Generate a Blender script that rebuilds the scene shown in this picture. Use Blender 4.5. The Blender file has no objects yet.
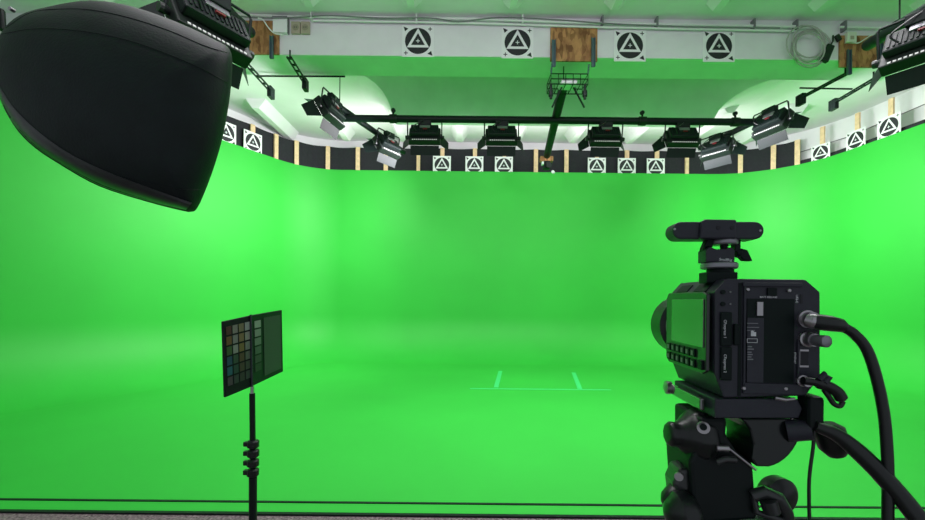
import bpy, bmesh, math, random
from mathutils import Vector, Matrix, Euler
random.seed(7)
R = math.radians
# ------------------------------------------------------------------ camera, world, exposure
EYE = Vector((0, 0, 1.5)); F = 430.0; ROLL = R(0.55)
cd = bpy.data.cameras.new('view_camera'); cam = bpy.data.objects.new('view_camera', cd)
bpy.context.scene.collection.objects.link(cam)
cam.location = EYE
cam.rotation_euler = (Matrix.Rotation(R(90), 4, 'X') @ Matrix.Rotation(ROLL, 4, 'Z')).to_euler()
cd.sensor_width = 36; cd.lens = F / 925 * 36; cd.shift_y = 40 / 925
cd.clip_start = 0.05; cd.clip_end = 100
sc = bpy.context.scene; sc.camera = cam
w = bpy.data.worlds.new('studio_world'); sc.world = w; w.use_nodes = True
w.node_tree.nodes['Background'].inputs[0].default_value = (0.85, 0.92, 1.0, 1)
w.node_tree.nodes['Background'].inputs[1].default_value = 0.35
sc.view_settings.view_transform = 'Standard'; sc.view_settings.look = 'None'
sc.view_settings.exposure = 0.25; sc.view_settings.gamma = 1; sc.view_settings.use_curve_mapping = False
C = sc.collection
CEIL = 5.7; CYC = 4.8; GF = -0.015

def area(name, loc, target, size, size_y, power, color=(1, 1, 1), parent=None, spread=180):
    l = bpy.data.lights.new(name, 'AREA'); l.shape = 'RECTANGLE'; l.size = size; l.size_y = size_y
    l.energy = power; l.color = color; l.spread = R(spread)
    o = bpy.data.objects.new(name, l); C.objects.link(o); o.location = loc
    d = (Vector(target) - Vector(loc)); o.rotation_euler = d.to_track_quat('-Z', 'Y').to_euler()
    if parent: o.parent = parent
    return o
# front room light of the studio; the set and ceiling lights are added fill
area('front_room_light', (1.0, 1.6, 5.55), (1.0, 6.2, 4.6), 9.0, 0.6, 30, (1.0, 0.88, 1.0))
area('set_fill_left', (-1.2, 8.0, 4.3), (-5.6, 8.6, 2.6), 2.2, 0.5, 58, (1, .93, 1), None, 130)  # added with no fixture, brightens the green side wall; likewise on the right
area('set_fill_right', (4.6, 8.0, 4.3), (8.8, 8.4, 2.6), 2.2, 0.5, 46, (1, .93, 1), None, 130)
area('set_fill_front', (1.6, 4.6, 5.0), (1.6, 6.4, 0.0), 6.5, 1.2, 160, (1, .95, 1), None, 125)  # added overhead fill for the green floor, as is the nearer one
area('set_fill_near', (1.2, 2.4, 5.2), (1.2, 3.4, 0.0), 7.0, 1.0, 120, (1, .95, 1))
area('ceiling_fill_far', (1.5, 9.75, 5.0), (1.5, 9.751, 6.0), 9.5, 1.2, 62, (1, .80, .95))  # these upward fills are added to whiten the ceiling, no fixtures here
area('ceiling_fill_left', (-3.8, 8.0, 4.8), (-3.8, 8.001, 6.0), 2.0, 1.4, 5, (1, .88, .95))
area('ceiling_fill_right', (7.2, 8.0, 4.8), (7.2, 8.001, 6.0), 2.0, 1.4, 3, (1, .88, .95))
area('ceiling_fill_front', (-0.8, 3.4, 4.75), (-0.8, 3.401, 6.0), 6.5, 2.2, 46, (1, .80, .97))

# ------------------------------------------------------------------ materials
def mat(name, col, rough=0.6, metal=0.0, noise=0.0, nscale=8.0, emit=None, estr=0.0, bump=0.0, bscale=60, coat=0.0, spec=0.5):
    m = bpy.data.materials.new(name); m.use_nodes = True
    nt = m.node_tree; b = nt.nodes['Principled BSDF']
    b.inputs['Base Color'].default_value = (*col, 1); b.inputs['Roughness'].default_value = rough
    b.inputs['Metallic'].default_value = metal; b.inputs['Coat Weight'].default_value = coat
    b.inputs['Specular IOR Level'].default_value = spec
    tc = nt.nodes.new('ShaderNodeTexCoord')
    if noise:
        n = nt.nodes.new('ShaderNodeTexNoise'); n.inputs['Scale'].default_value = nscale; n.inputs['Detail'].default_value = 5
        nt.links.new(tc.outputs['Object'], n.inputs['Vector'])
        r = nt.nodes.new('ShaderNodeValToRGB')
        r.color_ramp.elements[0].position = 0.3; r.color_ramp.elements[1].position = 0.7
        r.color_ramp.elements[0].color = (*[c * (1 - noise) for c in col], 1)
        r.color_ramp.elements[1].color = (*[min(1, c * (1 + noise)) for c in col], 1)
        nt.links.new(n.outputs['Fac'], r.inputs['Fac']); nt.links.new(r.outputs['Color'], b.inputs['Base Color'])
    if bump:
        n2 = nt.nodes.new('ShaderNodeTexNoise'); n2.inputs['Scale'].default_value = bscale
        nt.links.new(tc.outputs['Object'], n2.inputs['Vector'])
        bp = nt.nodes.new('ShaderNodeBump'); bp.inputs['Strength'].default_value = bump; bp.inputs['Distance'].default_value = 0.01
        nt.links.new(n2.outputs['Fac'], bp.inputs['Height']); nt.links.new(bp.outputs['Normal'], b.inputs['Normal'])
    if emit:
        b.inputs['Emission Color'].default_value = (*emit, 1); b.inputs['Emission Strength'].default_value = estr
    return m
GREEN = mat('chroma_green_paint', (0.033, 0.46, 0.047), 0.55, noise=0.05, nscale=0.7, bump=0.05, bscale=30, spec=0.3)
WHITE = mat('white_painted_concrete', (0.80, 0.79, 0.82), 0.85, noise=0.03, nscale=2.5, bump=0.15, bscale=25)
WBEAM = mat('white_painted_beam', (0.78, 0.77, 0.81), 0.8, noise=0.04, nscale=3, bump=0.15, bscale=30)
BPANEL = mat('black_felt_panel', (0.018, 0.018, 0.024), 0.95, noise=0.15, nscale=20)
PINE = mat('pale_pine', (0.80, 0.55, 0.34), 0.6, noise=0.12, nscale=14)
FLOORM = mat('speckled_dark_carpet', (0.17, 0.13, 0.14), 0.95, noise=0.8, nscale=60)
SIGNW = mat('white_board', (0.85, 0.85, 0.88), 0.5)
SIGNB = mat('black_print', (0.012, 0.012, 0.018), 0.6)
BLK = mat('matte_black_metal', (0.005, 0.010, 0.010), 0.5, spec=0.25, noise=0.1, nscale=30)
BLK2 = mat('black_light_housing', (0.009, 0.014, 0.012), 0.45, spec=0.25, noise=0.1, nscale=18)
GREYM = mat('worn_grey_metal', (0.30, 0.30, 0.33), 0.4, metal=0.7)
BODY = mat('charcoal_camera_alloy', (0.028, 0.030, 0.042), 0.42, spec=0.35, noise=0.08, nscale=90, bump=0.05, bscale=700)
BODYD = mat('dark_camera_recess', (0.003, 0.010, 0.009), 0.5, spec=0.2)
SIDE = mat('camera_side_frame', (0.02, 0.024, 0.024), 0.3, coat=0.25)
SATIN = mat('satin_black_casting', (0.006, 0.010, 0.010), 0.25, spec=0.5)
SCREEN = mat('glossy_camera_screen', (0.16, 0.17, 0.16), 0.08, metal=0.7, coat=1.0)
RUB = mat('black_rubber', (0.007, 0.010, 0.010), 0.32, spec=0.5)
STEEL = mat('brushed_steel', (0.45, 0.43, 0.45), 0.3, metal=0.9)
FABRIC = mat('black_softbox_nylon', (0.004, 0.011, 0.011), 0.6, noise=0.2, nscale=14, bump=0.1, bscale=120, spec=0.3)
SKIRT = mat('shiny_black_softbox_skirt', (0.018, 0.022, 0.022), 0.35, noise=0.2, nscale=10, spec=0.6)
STRAP = mat('blue_grey_steel_channel', (0.10, 0.15, 0.19), 0.4, metal=0.5)
PIPEW = mat('white_conduit', (0.80, 0.80, 0.82), 0.4)
PIPED = mat('grey_cable', (0.20, 0.20, 0.22), 0.6)
BEIGE = mat('beige_outlet', (0.42, 0.36, 0.28), 0.5)
CREAM = mat('cream_plastic', (0.75, 0.75, 0.66), 0.5)
DIODE = mat('lit_led_panel', (0.9, 0.9, 0.9), 0.5, emit=(1, 1, 1), estr=4)
VENT = mat('vent_glow', (.45, .45, .45), .5, emit=(1, 1, 1), estr=0.25)
RED = mat('red_badge', (0.16, 0.01, 0.015), 0.5)
TAPE = mat('pale_green_tape', (0.05, 0.64, 0.18), 0.5)
DIMINK = mat('dim_key_print', (.16, .17, .17), .5)
INK = mat('white_ink', (0.75, 0.78, 0.80), 0.5)
def osb():
    m = mat('chipboard_plate', (0.45, 0.24, 0.09), 0.7); nt = m.node_tree; b = nt.nodes['Principled BSDF']
    tc = nt.nodes.new('ShaderNodeTexCoord'); v = nt.nodes.new('ShaderNodeTexVoronoi'); v.inputs['Scale'].default_value = 22
    n = nt.nodes.new('ShaderNodeTexNoise'); n.inputs['Scale'].default_value = 7
    mp = nt.nodes.new('ShaderNodeMapping'); mp.inputs['Rotation'].default_value = (0, 0.6, 0); mp.inputs['Scale'].default_value = (1, 1, 0.4)
    nt.links.new(tc.outputs['Object'], mp.inputs['Vector']); nt.links.new(mp.outputs['Vector'], v.inputs['Vector']); nt.links.new(tc.outputs['Object'], n.inputs['Vector'])
    mx = nt.nodes.new('ShaderNodeMix'); mx.data_type = 'RGBA'; mx.inputs[0].default_value = 0.5
    nt.links.new(v.outputs['Color'], mx.inputs[6]); nt.links.new(n.outputs['Fac'], mx.inputs[7])
    bw = nt.nodes.new('ShaderNodeRGBToBW'); nt.links.new(mx.outputs[2], bw.inputs[0])
    r = nt.nodes.new('ShaderNodeValToRGB'); r.color_ramp.elements[0].position = 0.3; r.color_ramp.elements[1].position = 0.7
    r.color_ramp.elements[0].color = (0.18, 0.07, 0.022, 1); r.color_ramp.elements[1].color = (0.52, 0.26, 0.10, 1)
    nt.links.new(bw.outputs[0], r.inputs['Fac']); nt.links.new(r.outputs['Color'], b.inputs['Base Color'])
    return m
OSB = osb()

# ------------------------------------------------------------------ helpers
def ray(px, py):
    u = (px - 462.5) / F; v = (300 - py) / F
    return Vector((u * math.cos(ROLL) - v * math.sin(ROLL), 1.0, u * math.sin(ROLL) + v * math.cos(ROLL)))
def P(px, py, D):            # world point at depth D seen at that pixel
    r = ray(px, py); return EYE + r * D
def PZ(px, py, z):           # world point at height z seen at that pixel
    r = ray(px, py); return EYE + r * ((z - EYE.z) / r.z)
class MB:
    def __init__(s): s.bm = bmesh.new()
    def box(s, lo, hi, m=None, bev=0.0):
        lo = Vector(lo); hi = Vector(hi)
        r = bmesh.ops.create_cube(s.bm, size=1); vs = r['verts']
        for v in vs:
            v.co = Vector([(lo[i] + hi[i]) / 2 + v.co[i] * (hi[i] - lo[i]) for i in range(3)])
        if bev:
            es = list({e for v in vs for e in v.link_edges})
            r2 = bmesh.ops.bevel(s.bm, geom=es, offset=bev, segments=2, affect='EDGES', profile=0.5)
            vs = [v for v in s.bm.verts if v in set(r2['verts'])] or vs
            if m: 
                vs = list({v for f in r2['faces'] for v in f.verts})
        if m: bmesh.ops.transform(s.bm, matrix=m, verts=vs)
        return s
    def obox(s, c, ax, ay, az, hx, hy, hz):   # oriented box
        vs = []
        for sx in (-1, 1):
            for sy in (-1, 1):
                for sz in (-1, 1):
                    vs.append(s.bm.verts.new(Vector(c) + Vector(ax) * hx * sx + Vector(ay) * hy * sy + Vector(az) * hz * sz))
        for f in ((0,1,3,2),(4,6,7,5),(0,4,5,1),(2,3,7,6),(0,2,6,4),(1,5,7,3)): s.bm.faces.new([vs[i] for i in f])
        return s
    def tube(s, pts, r, n=12, cap=True):
        pts = [Vector(p) for p in pts]; rs = r if isinstance(r, (list, tuple)) else [r] * len(pts)
        rings = []; up = None
        for i, p in enumerate(pts):
            t = (pts[min(i + 1, len(pts) - 1)] - pts[max(i - 1, 0)]).normalized()
            if up is None: up = Vector((0, 0, 1)) if abs(t.z) < 0.9 else Vector((1, 0, 0))
            a = t.cross(up).normalized(); b = a.cross(t).normalized(); up = b
            rings.append([s.bm.verts.new(p + (a * math.cos(k * 2 * math.pi / n) + b * math.sin(k * 2 * math.pi / n)) * rs[i]) for k in range(n)])
        for i in range(len(rings) - 1):
            for k in range(n):
                s.bm.faces.new((rings[i][k], rings[i][(k + 1) % n], rings[i + 1][(k + 1) % n], rings[i + 1][k]))
        if cap: s.bm.faces.new(rings[0][::-1]); s.bm.faces.new(rings[-1])
        return s
    def lathe(s, origin, axis, prof, n=28):   # prof: (distance along axis, radius)
        o = Vector(origin); a = Vector(axis).normalized()
        return s.tube([o + a * d for d, _ in prof], [max(q, 1e-4) for _, q in prof], n) if all(prof[i + 1][0] > prof[i][0] for i in range(len(prof) - 1)) else s._lathe(o, a, prof, n)
    def _lathe(s, o, a, prof, n):
        x = a.cross(Vector((0, 0, 1)) if abs(a.z) < 0.9 else Vector((1, 0, 0))).normalized(); y = a.cross(x)
        rings = [[s.bm.verts.new(o + a * d + (x * math.cos(k * 2 * math.pi / n) + y * math.sin(k * 2 * math.pi / n)) * max(q, 1e-4)) for k in range(n)] for d, q in prof]
        for i in range(len(rings) - 1):
            for k in range(n):
                s.bm.faces.new((rings[i][k], rings[i][(k + 1) % n], rings[i + 1][(k + 1) % n], rings[i + 1][k]))
        s.bm.faces.new(rings[0]); s.bm.faces.new(rings[-1]); return s
    def prism(s, poly, ext):   # poly: 3-D points, ext: vector
        a = [s.bm.verts.new(Vector(p)) for p in poly]; b = [s.bm.verts.new(Vector(p) + Vector(ext)) for p in poly]
        n = len(a); s.bm.faces.new(a); s.bm.faces.new(b[::-1])
        for i in range(n): s.bm.faces.new((a[i], b[i], b[(i + 1) % n], a[(i + 1) % n]))
        return s
    def plate(s, a, b, c, d, th):  # four corners, thickness along normal
        a, b, c, d = map(Vector, (a, b, c, d)); nrm = (b - a).cross(d - a).normalized() * th
        return s.prism((a, b, c, d), nrm)
    def build(s, name, m, parent=None, smooth=False, bev=0.0):
        bmesh.ops.recalc_face_normals(s.bm, faces=s.bm.faces)
        me = bpy.data.meshes.new(name); s.bm.to_mesh(me); s.bm.free()
        me.materials.append(m)
        if smooth:
            me.polygons.foreach_set('use_smooth', [True] * len(me.polygons))
            me.set_sharp_from_angle(angle=R(40))
        o = bpy.data.objects.new(name, me); C.objects.link(o)
        if parent: o.parent = parent
        if bev:
            md = o.modifiers.new('bevel', 'BEVEL'); md.width = bev; md.segments = 2; md.limit_method = 'ANGLE'
        return o
def tag(o, label=None, cat=None, group=None, kind=None):
    if label: o['label'] = label
    if cat: o['category'] = cat
    if group: o['group'] = group
    if kind: o['kind'] = kind
    return o
def struct(o): o['kind'] = 'structure'; return o
def empty(name, loc, rot=(0, 0, 0)):
    o = bpy.data.objects.new(name, None); o.empty_display_size = 0.05; C.objects.link(o); o.location = loc; o.rotation_euler = rot; return o
def spline(pts, n=8):
    pts = [Vector(p) for p in pts]; out = []
    q = [pts[0] * 2 - pts[1]] + pts + [pts[-1] * 2 - pts[-2]]
    for i in range(1, len(q) - 2):
        for k in range(n):
            t = k / n; a, b, c, d = q[i - 1], q[i], q[i + 1], q[i + 2]
            out.append(0.5 * ((2 * b) + (c - a) * t + (2 * a - 5 * b + 4 * c - d) * t * t + (3 * b - a - 3 * c + d) * t ** 3))
    return out + [pts[-1]]
def copy_tree(o, parent=None):
    c = o.copy(); C.objects.link(c)
    if parent: c.parent = parent
    for ch in [x for x in o.children]: copy_tree(ch, c)
    return c
def text(name, s, size, loc, rot, parent, m=INK, ext=0.0002, align='CENTER'):
    cu = bpy.data.curves.new(name, 'FONT'); cu.body = s; cu.size = size; cu.extrude = ext; cu.align_x = align; cu.align_y = 'CENTER'; cu.resolution_u = 3
    t = bpy.data.objects.new(name, cu); C.objects.link(t)
    bpy.context.view_layer.update()
    me = bpy.data.meshes.new_from_object(t.evaluated_get(bpy.context.evaluated_depsgraph_get()))
    bpy.data.objects.remove(t); me.materials.clear(); me.materials.append(m)
    o = bpy.data.objects.new(name, me); C.objects.link(o); o.location = loc; o.rotation_euler = rot
    if parent: o.parent = parent
    return o

# ------------------------------------------------------------------ the cyclorama
def wall_at(px, py): p = PZ(px, py, CYC); return Vector((p.x, p.y))
L1, L0 = wall_at(225, 141), wall_at(296, 165.5)
B0, B1 = wall_at(345, 170), wall_at(745, 174.5)
R0, R1 = wall_at(848, 150.5), wall_at(925, 123)
def isect(a, b, c, d):
    r = b - a; q = d - c; t = ((c - a).x * q.y - (c - a).y * q.x) / (r.x * q.y - r.y * q.x); return a + r * t
KL = isect(L1, L0, B0, B1); KR = isect(B0, B1, R0, R1)
LE = L1 + (L1 - L0).normalized() * 6.5; RE = R1 + (R1 - R0).normalized() * 6.5
LE = LE if LE.y > 0 else L1 + (L1 - L0) * ((L1.y - 2.6) / (L0.y - L1.y))
LE = L1 + (L1 - L0) * ((L1.y - 3.65) / (L0.y - L1.y)); RE = R1 + (R1 - R0) * ((R1.y - 3.25) / (R0.y - R1.y))
def fillet(a, k, b, r, n=18):
    u = (a - k).normalized(); v = (b - k).normalized(); th = u.angle(v); t = r / math.tan(th / 2)
    c = k + (u + v).normalized() * (r / math.sin(th / 2)); p0 = k + u * t; p1 = k + v * t
    a0 = p0 - c; ang = a0.angle_signed(p1 - c)
    out = []
    for i in range(n + 1):
        f = -ang * i / n; out.append(c + Vector((a0.x * math.cos(f) - a0.y * math.sin(f), a0.x * math.sin(f) + a0.y * math.cos(f))))
    return out
RAD = 1.5
path = [LE] + fillet(LE, KL, KR, RAD) + fillet(KL, KR, RE, RAD * 1.25) + [RE]
def normals(path):
    out = []
    for i in range(len(path)):
        t = (path[min(i + 1, len(path) - 1)] - path[max(i - 1, 0)]).normalized(); out.append(Vector((t.y, -t.x)))   # points into the room
    return out
NR = normals(path)
COVE = 1.1
bm = bmesh.new(); rings = []
prof = [(0, CYC)] + [(0, COVE + (CYC - COVE) * k / 4) for k in (3, 2, 1)] + [(COVE * (1 - math.cos(a)), COVE * (1 - math.sin(a))) for a in [R(90 * k / 14) for k in range(15)]]
for p, n in zip(path, NR):
    rings.append([bm.verts.new((p.x + n.x * d, p.y + n.y * d, z)) for d, z in prof])
# thickness at the top and a back skin
back = [[bm.verts.new((p.x - n.x * 0.04, p.y - n.y * 0.04, z)) for z in (CYC, -0.1)] for p, n in zip(path, NR)]
for i in range(len(rings) - 1):
    for k in range(len(prof) - 1):
        bm.faces.new((rings[i][k], rings[i + 1][k], rings[i + 1][k + 1], rings[i][k + 1]))
    bm.faces.new((rings[i][0], back[i][0], back[i + 1][0], rings[i + 1][0]))
    bm.faces.new((back[i][0], back[i][1], back[i + 1][1], back[i + 1][0]))
me = bpy.data.meshes.new('wall_back'); bmesh.ops.recalc_face_normals(bm, faces=bm.faces)
inner = [Vector((r[-1].co.x, r[-1].co.y)) for r in rings]
bm.to_mesh(me); bm.free(); me.materials.append(GREEN); me.polygons.foreach_set('use_smooth', [True] * len(me.polygons)); me.set_sharp_from_angle(angle=R(50))
cyc = struct(bpy.data.objects.new('wall_back', me)); C.objects.link(cyc)
# painted floor of the set
FY = PZ(462, 513.5, 0.0).y
m = MB(); poly = [Vector((q.x, q.y, 0)) for q in inner]
poly = [Vector((LE.x - 0.04, FY, 0)), ] + [Vector((LE.x, inner[0].y, 0))] + poly + [Vector((RE.x, inner[-1].y, 0)), Vector((RE.x + 0.04, FY, 0))]
vs = [m.bm.verts.new(p) for p in poly]; m.bm.faces.new(vs)
r = bmesh.ops.extrude_face_region(m.bm, geom=m.bm.faces[:]); bmesh.ops.translate(m.bm, vec=(0, 0, -0.1), verts=[v for v in r['geom'] if isinstance(v, bmesh.types.BMVert)])
o = struct(m.build('floor', GREEN))
m = MB(); m.box((-12, -2.5, -0.12), (14, FY, GF)); struct(m.build('floor_front', FLOORM)).name = 'floor'
m = MB(); m.box((-7.6, FY - 0.03, GF - .01), (9.2, FY, -0.001)); struct(m.build('trim_1', BLK))
# dark joint line near the edge
SY = PZ(462, 504.0, 0).y
m = MB(); m.box((-7.4, SY - 0.012, 0.0), (9.0, SY + 0.012, 0.006)); struct(m.build('trim_2', BLK))

# ------------------------------------------------------------------ real room: walls, ceiling, beams
def off(path, NR, d): return [p - n * d for p, n in zip(path, NR)]
room = off(path, NR, 0.42)
def wallstrip(a, b, name):
    m = MB(); pts = room[a:b]; ns = NR[a:b]
    fr = [(m.bm.verts.new((p.x, p.y, -0.1)), m.bm.verts.new((p.x, p.y, CEIL + 0.05))) for p in pts]
    bk = [(m.bm.verts.new((p.x - n.x * 0.1, p.y - n.y * 0.1, -0.1)), m.bm.verts.new((p.x - n.x * 0.1, p.y - n.y * 0.1, CEIL + 0.05))) for p, n in zip(pts, ns)]
    for i in range(len(fr) - 1):
        m.bm.faces.new((fr[i][0], fr[i + 1][0], fr[i + 1][1], fr[i][1])); m.bm.faces.new((bk[i][0], bk[i][1], bk[i + 1][1], bk[i + 1][0]))
        m.bm.faces.new((fr[i][1], fr[i + 1][1], bk[i + 1][1], bk[i][1]))
    return struct(m.build(name, WHITE, smooth=True))
# extend ends toward the camera
room[0] = room[0] + (room[0] - room[1]).normalized() * 5; room[-1] = room[-1] + (room[-1] - room[-2]).normalized() * 5
wallstrip(0, 11, 'wall_left'); wallstrip(10, 30, 'wall_rear'); wallstrip(29, len(room), 'wall_right')
m = MB(); m.box((-12, -2.5, CEIL), (13, 13.5, CEIL + 0.1)); struct(m.build('ceiling', WHITE))
BY0 = PZ(462, 56.5, 5.12).y; 
ZB = EYE.z + 3.62
BY0 = 3.62 / ((300 - 56.5) / F); BY1 = 3.62 / ((300 - 77) / F)
m = MB(); m.box((-9, BY0, ZB), (11, BY1, CEIL + 0.02)); struct(m.build('trim_3', WBEAM, bev=0.01))
# second beam, haunched with curved ends
B2Y = 3.62 / ((300 - 116) / F)
xl, xr = (390 - 462) / F * B2Y, (712 - 462) / F * B2Y
pts = []
for k in range(9):
    a = R(90 * k / 8); pts.append((xl - 0.85 + 0.85 * math.sin(a), CEIL + 0.02 - (CEIL + 0.02 - ZB) * (1 - math.cos(a))))
for k in range(9):
    a = R(90 * (8 - k) / 8); pts.append((xr + 1.5 - 1.5 * math.sin(a), CEIL + 0.02 - (CEIL + 0.02 - ZB) * (1 - math.cos(a))))
m = MB(); n = len(pts)
A = [m.bm.verts.new((x, B2Y - (z - ZB) * 0.9, z)) for x, z in pts]; Bv = [m.bm.verts.new((x, B2Y + 0.45 + (z - ZB) * 0.3, z)) for x, z in pts]
m.bm.faces.new(A); m.bm.faces.new(Bv[::-1])
for i in range(n): m.bm.faces.new((A[i], Bv[i], Bv[(i + 1) % n], A[(i + 1) % n]))
struct(m.build('trim_4', WBEAM, smooth=True))
# small ceiling ribs, front bay and far bay
k = 5
for i in range(11):
    x = -5.6 + 1.43 * i + 0.55
    m = MB(); m.prism([(x - 0.16, 2.2, CEIL + .01), (x + 0.16, 2.2, CEIL + .01), (x + 0.05, 2.2, CEIL - 0.10), (x - 0.05, 2.2, CEIL - 0.10)], (0, 3.85, 0)); struct(m.build('trim_%d' % k, WHITE)); k += 1
for i in range(9):
    x = -4.4 + 1.43 * i
    m = MB(); m.prism([(x - 0.22, B2Y + 0.6, CEIL + .01), (x + 0.22, B2Y + 0.6, CEIL + .01), (x + 0.07, B2Y + 0.6, CEIL - 0.2), (x - 0.07, B2Y + 0.6, CEIL - 0.2)], (0, 10.9 - B2Y - 0.6, 0)); struct(m.build('trim_%d' % k, WHITE)); k += 1

# ------------------------------------------------------------------ flats above the green wall
def hit(px, d):              # where the sight line of a pixel column meets the flats line at offset d
    r = ray(px, 150); pl = off(path, NR, d); q = Vector((r.x, r.y))
    for i in range(len(pl) - 1):
        a, b = pl[i], pl[i + 1]; den = q.x * (b - a).y - q.y * (b - a).x
        if abs(den) < 1e-9: continue
        t = (a.x * (b - a).y - a.y * (b - a).x) / den; u = (a.x * q.y - a.y * q.x) / den
        if t > 0 and -1e-6 <= u <= 1 + 1e-6:
            tt = (b - a).normalized(); return q * t, tt
    raise ValueError(px)
PT = EYE.z + 3.93
posts = [(205, 0), (252.5, 0), (276, 0), (296.5, 0), (328, 0), (358, 0), (386, 0), (418.5, 1), (442.5, 0), (475, 0), (504.5, 1), (536, 0), (566.5, 0), (597, 1), (627, 0), (657, 0), (687, 1), (740.5, 0), (773.5, 0), (797.5, 0), (822.5, 2), (857.5, 2), (891, 2)]
names = {0: 'left of the first marker, mostly behind the softbox', 1: 'above the second marker from the left', 2: 'just right of the left wall markers', 3: 'second beyond the left wall markers', 4: 'at the left corner curve',
 5: 'behind the two left corner lights', 6: 'behind the darker left corner light, short', 7: 'short one under the leftmost overhead light', 8: 'above the first marker of the back wall', 9: 'above the second marker of the back wall',
 10: 'short one above the third marker of the back wall', 11: 'left of the two flanking the small pipe camera', 12: 'right of the two flanking the small pipe camera', 13: 'short one above the fourth marker of the back wall',
 14: 'above the fifth marker of the back wall', 15: 'above the sixth marker of the back wall', 16: 'short one under the rightmost overhead light', 17: 'left of two behind the right corner lights', 18: 'right of two behind the right corner lights',
 19: 'at the right end of the black panels', 20: 'above the farthest marker of the right wall', 21: 'above the middle marker of the right wall', 22: 'above the nearest marker of the right wall'}
for i, (px, kind) in enumerate(posts):
    p, t = hit(px, 0.07); n = Vector((t.y, -t.x)); top = PT - 0.02
    if kind == 1: top = EYE.z + 3.74
    if kind == 2: top = PT + .12
    hw = 0.045 if kind else 0.052
    m = MB(); m.obox((p.x, p.y, (CYC - 0.1 + top) / 2), (t.x, t.y, 0), (n.x, n.y, 0), (0, 0, 1), hw, 0.02, (top - CYC + 0.1) / 2)
    tag(m.build('wooden_post', PINE), 'pale wooden post, ' + names[i], 'post', 'wooden posts above the green wall')
edges = [60, 130, 205, 252.5, 276, 296.5, 328, 358, 386, 418.5, 442.5, 475, 504.5, 536, 566.5, 597, 627, 657, 687, 714, 740.5, 773.5, 797.5]
seg = [(205, 252.5, 'behind the leftmost pair of wall markers'), (252.5, 276, 'right of the second marker from the left'), (276, 296.5, 'narrow one before the left corner'), (296.5, 328, 'in the left corner curve'),
       (328, 358, 'under the nearer left corner light'), (358, 386, 'behind the gap between the two left corner lights'), (386, 442.5, 'behind the leftmost overhead light'), (442.5, 475, 'between the first and second back wall markers'),
       (475, 536, 'behind the second overhead light from the left'), (536, 566.5, 'behind the small camera on the centre pipe'), (566.5, 627, 'behind the third overhead light'), (627, 657, 'between the fifth and sixth back wall markers'),
       (657, 740.5, 'behind the rightmost overhead light'), (740.5, 773.5, 'behind the nearer right corner light'), (773.5, 797.5, 'last one on the right, beside the white wall')]
for a, b, nm in seg:
    m = MB(); N = 6; fr = []; 
    for kx in range(N + 1):
        px = a + (b - a) * kx / N + (0.4 if kx == 0 else -0.4 if kx == N else 0)
        p, t = hit(px, 0.13); n = Vector((t.y, -t.x))
        sag = 0.02 * math.sin(math.pi * kx / N)
        fr.append([m.bm.verts.new((p.x + n.x * d, p.y + n.y * d, z)) for d, z in ((0, CYC - 0.1), (0, PT - sag), (-0.02, PT - sag), (-0.02, CYC - 0.1))])
    for q in range(N):
        for e in range(4): m.bm.faces.new((fr[q][e], fr[q + 1][e], fr[q + 1][(e + 1) % 4], fr[q][(e + 1) % 4]))
    m.bm.faces.new(fr[0]); m.bm.faces.new(fr[-1])
    tag(m.build('black_flat', BPANEL), 'black fabric panel above the green wall, ' + nm, 'panel', 'black panels above the green wall')
# thin dark ledge above the right wall
m = MB(); q = [hit(px, 0.13) for px in (799, 830, 870, 924)]
for (p, t), (p2, t2) in zip(q[:-1], q[1:]):
    n = Vector((t.y, -t.x)); m.prism([(p.x, p.y, CYC - 0.05), (p.x - n.x * .03, p.y - n.y * .03, CYC - .05), (p.x - n.x * .03, p.y - n.y * .03, CYC + .12), (p.x, p.y, CYC + .12)], (p2.x - p.x, p2.y - p.y, 0))
struct(m.build('trim_60', BPANEL))
m = MB(); q = [hit(px, 0.38)[0] for px in (799, 850, 924)]; m.tube([(p.x, p.y, z) for p, z in zip(q, (5.19, 5.24, 5.3))], 0.010, 6)
tag(m.build('wall_cable', PIPED), 'thin grey cable running along the white right wall above the markers', 'cable')

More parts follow.
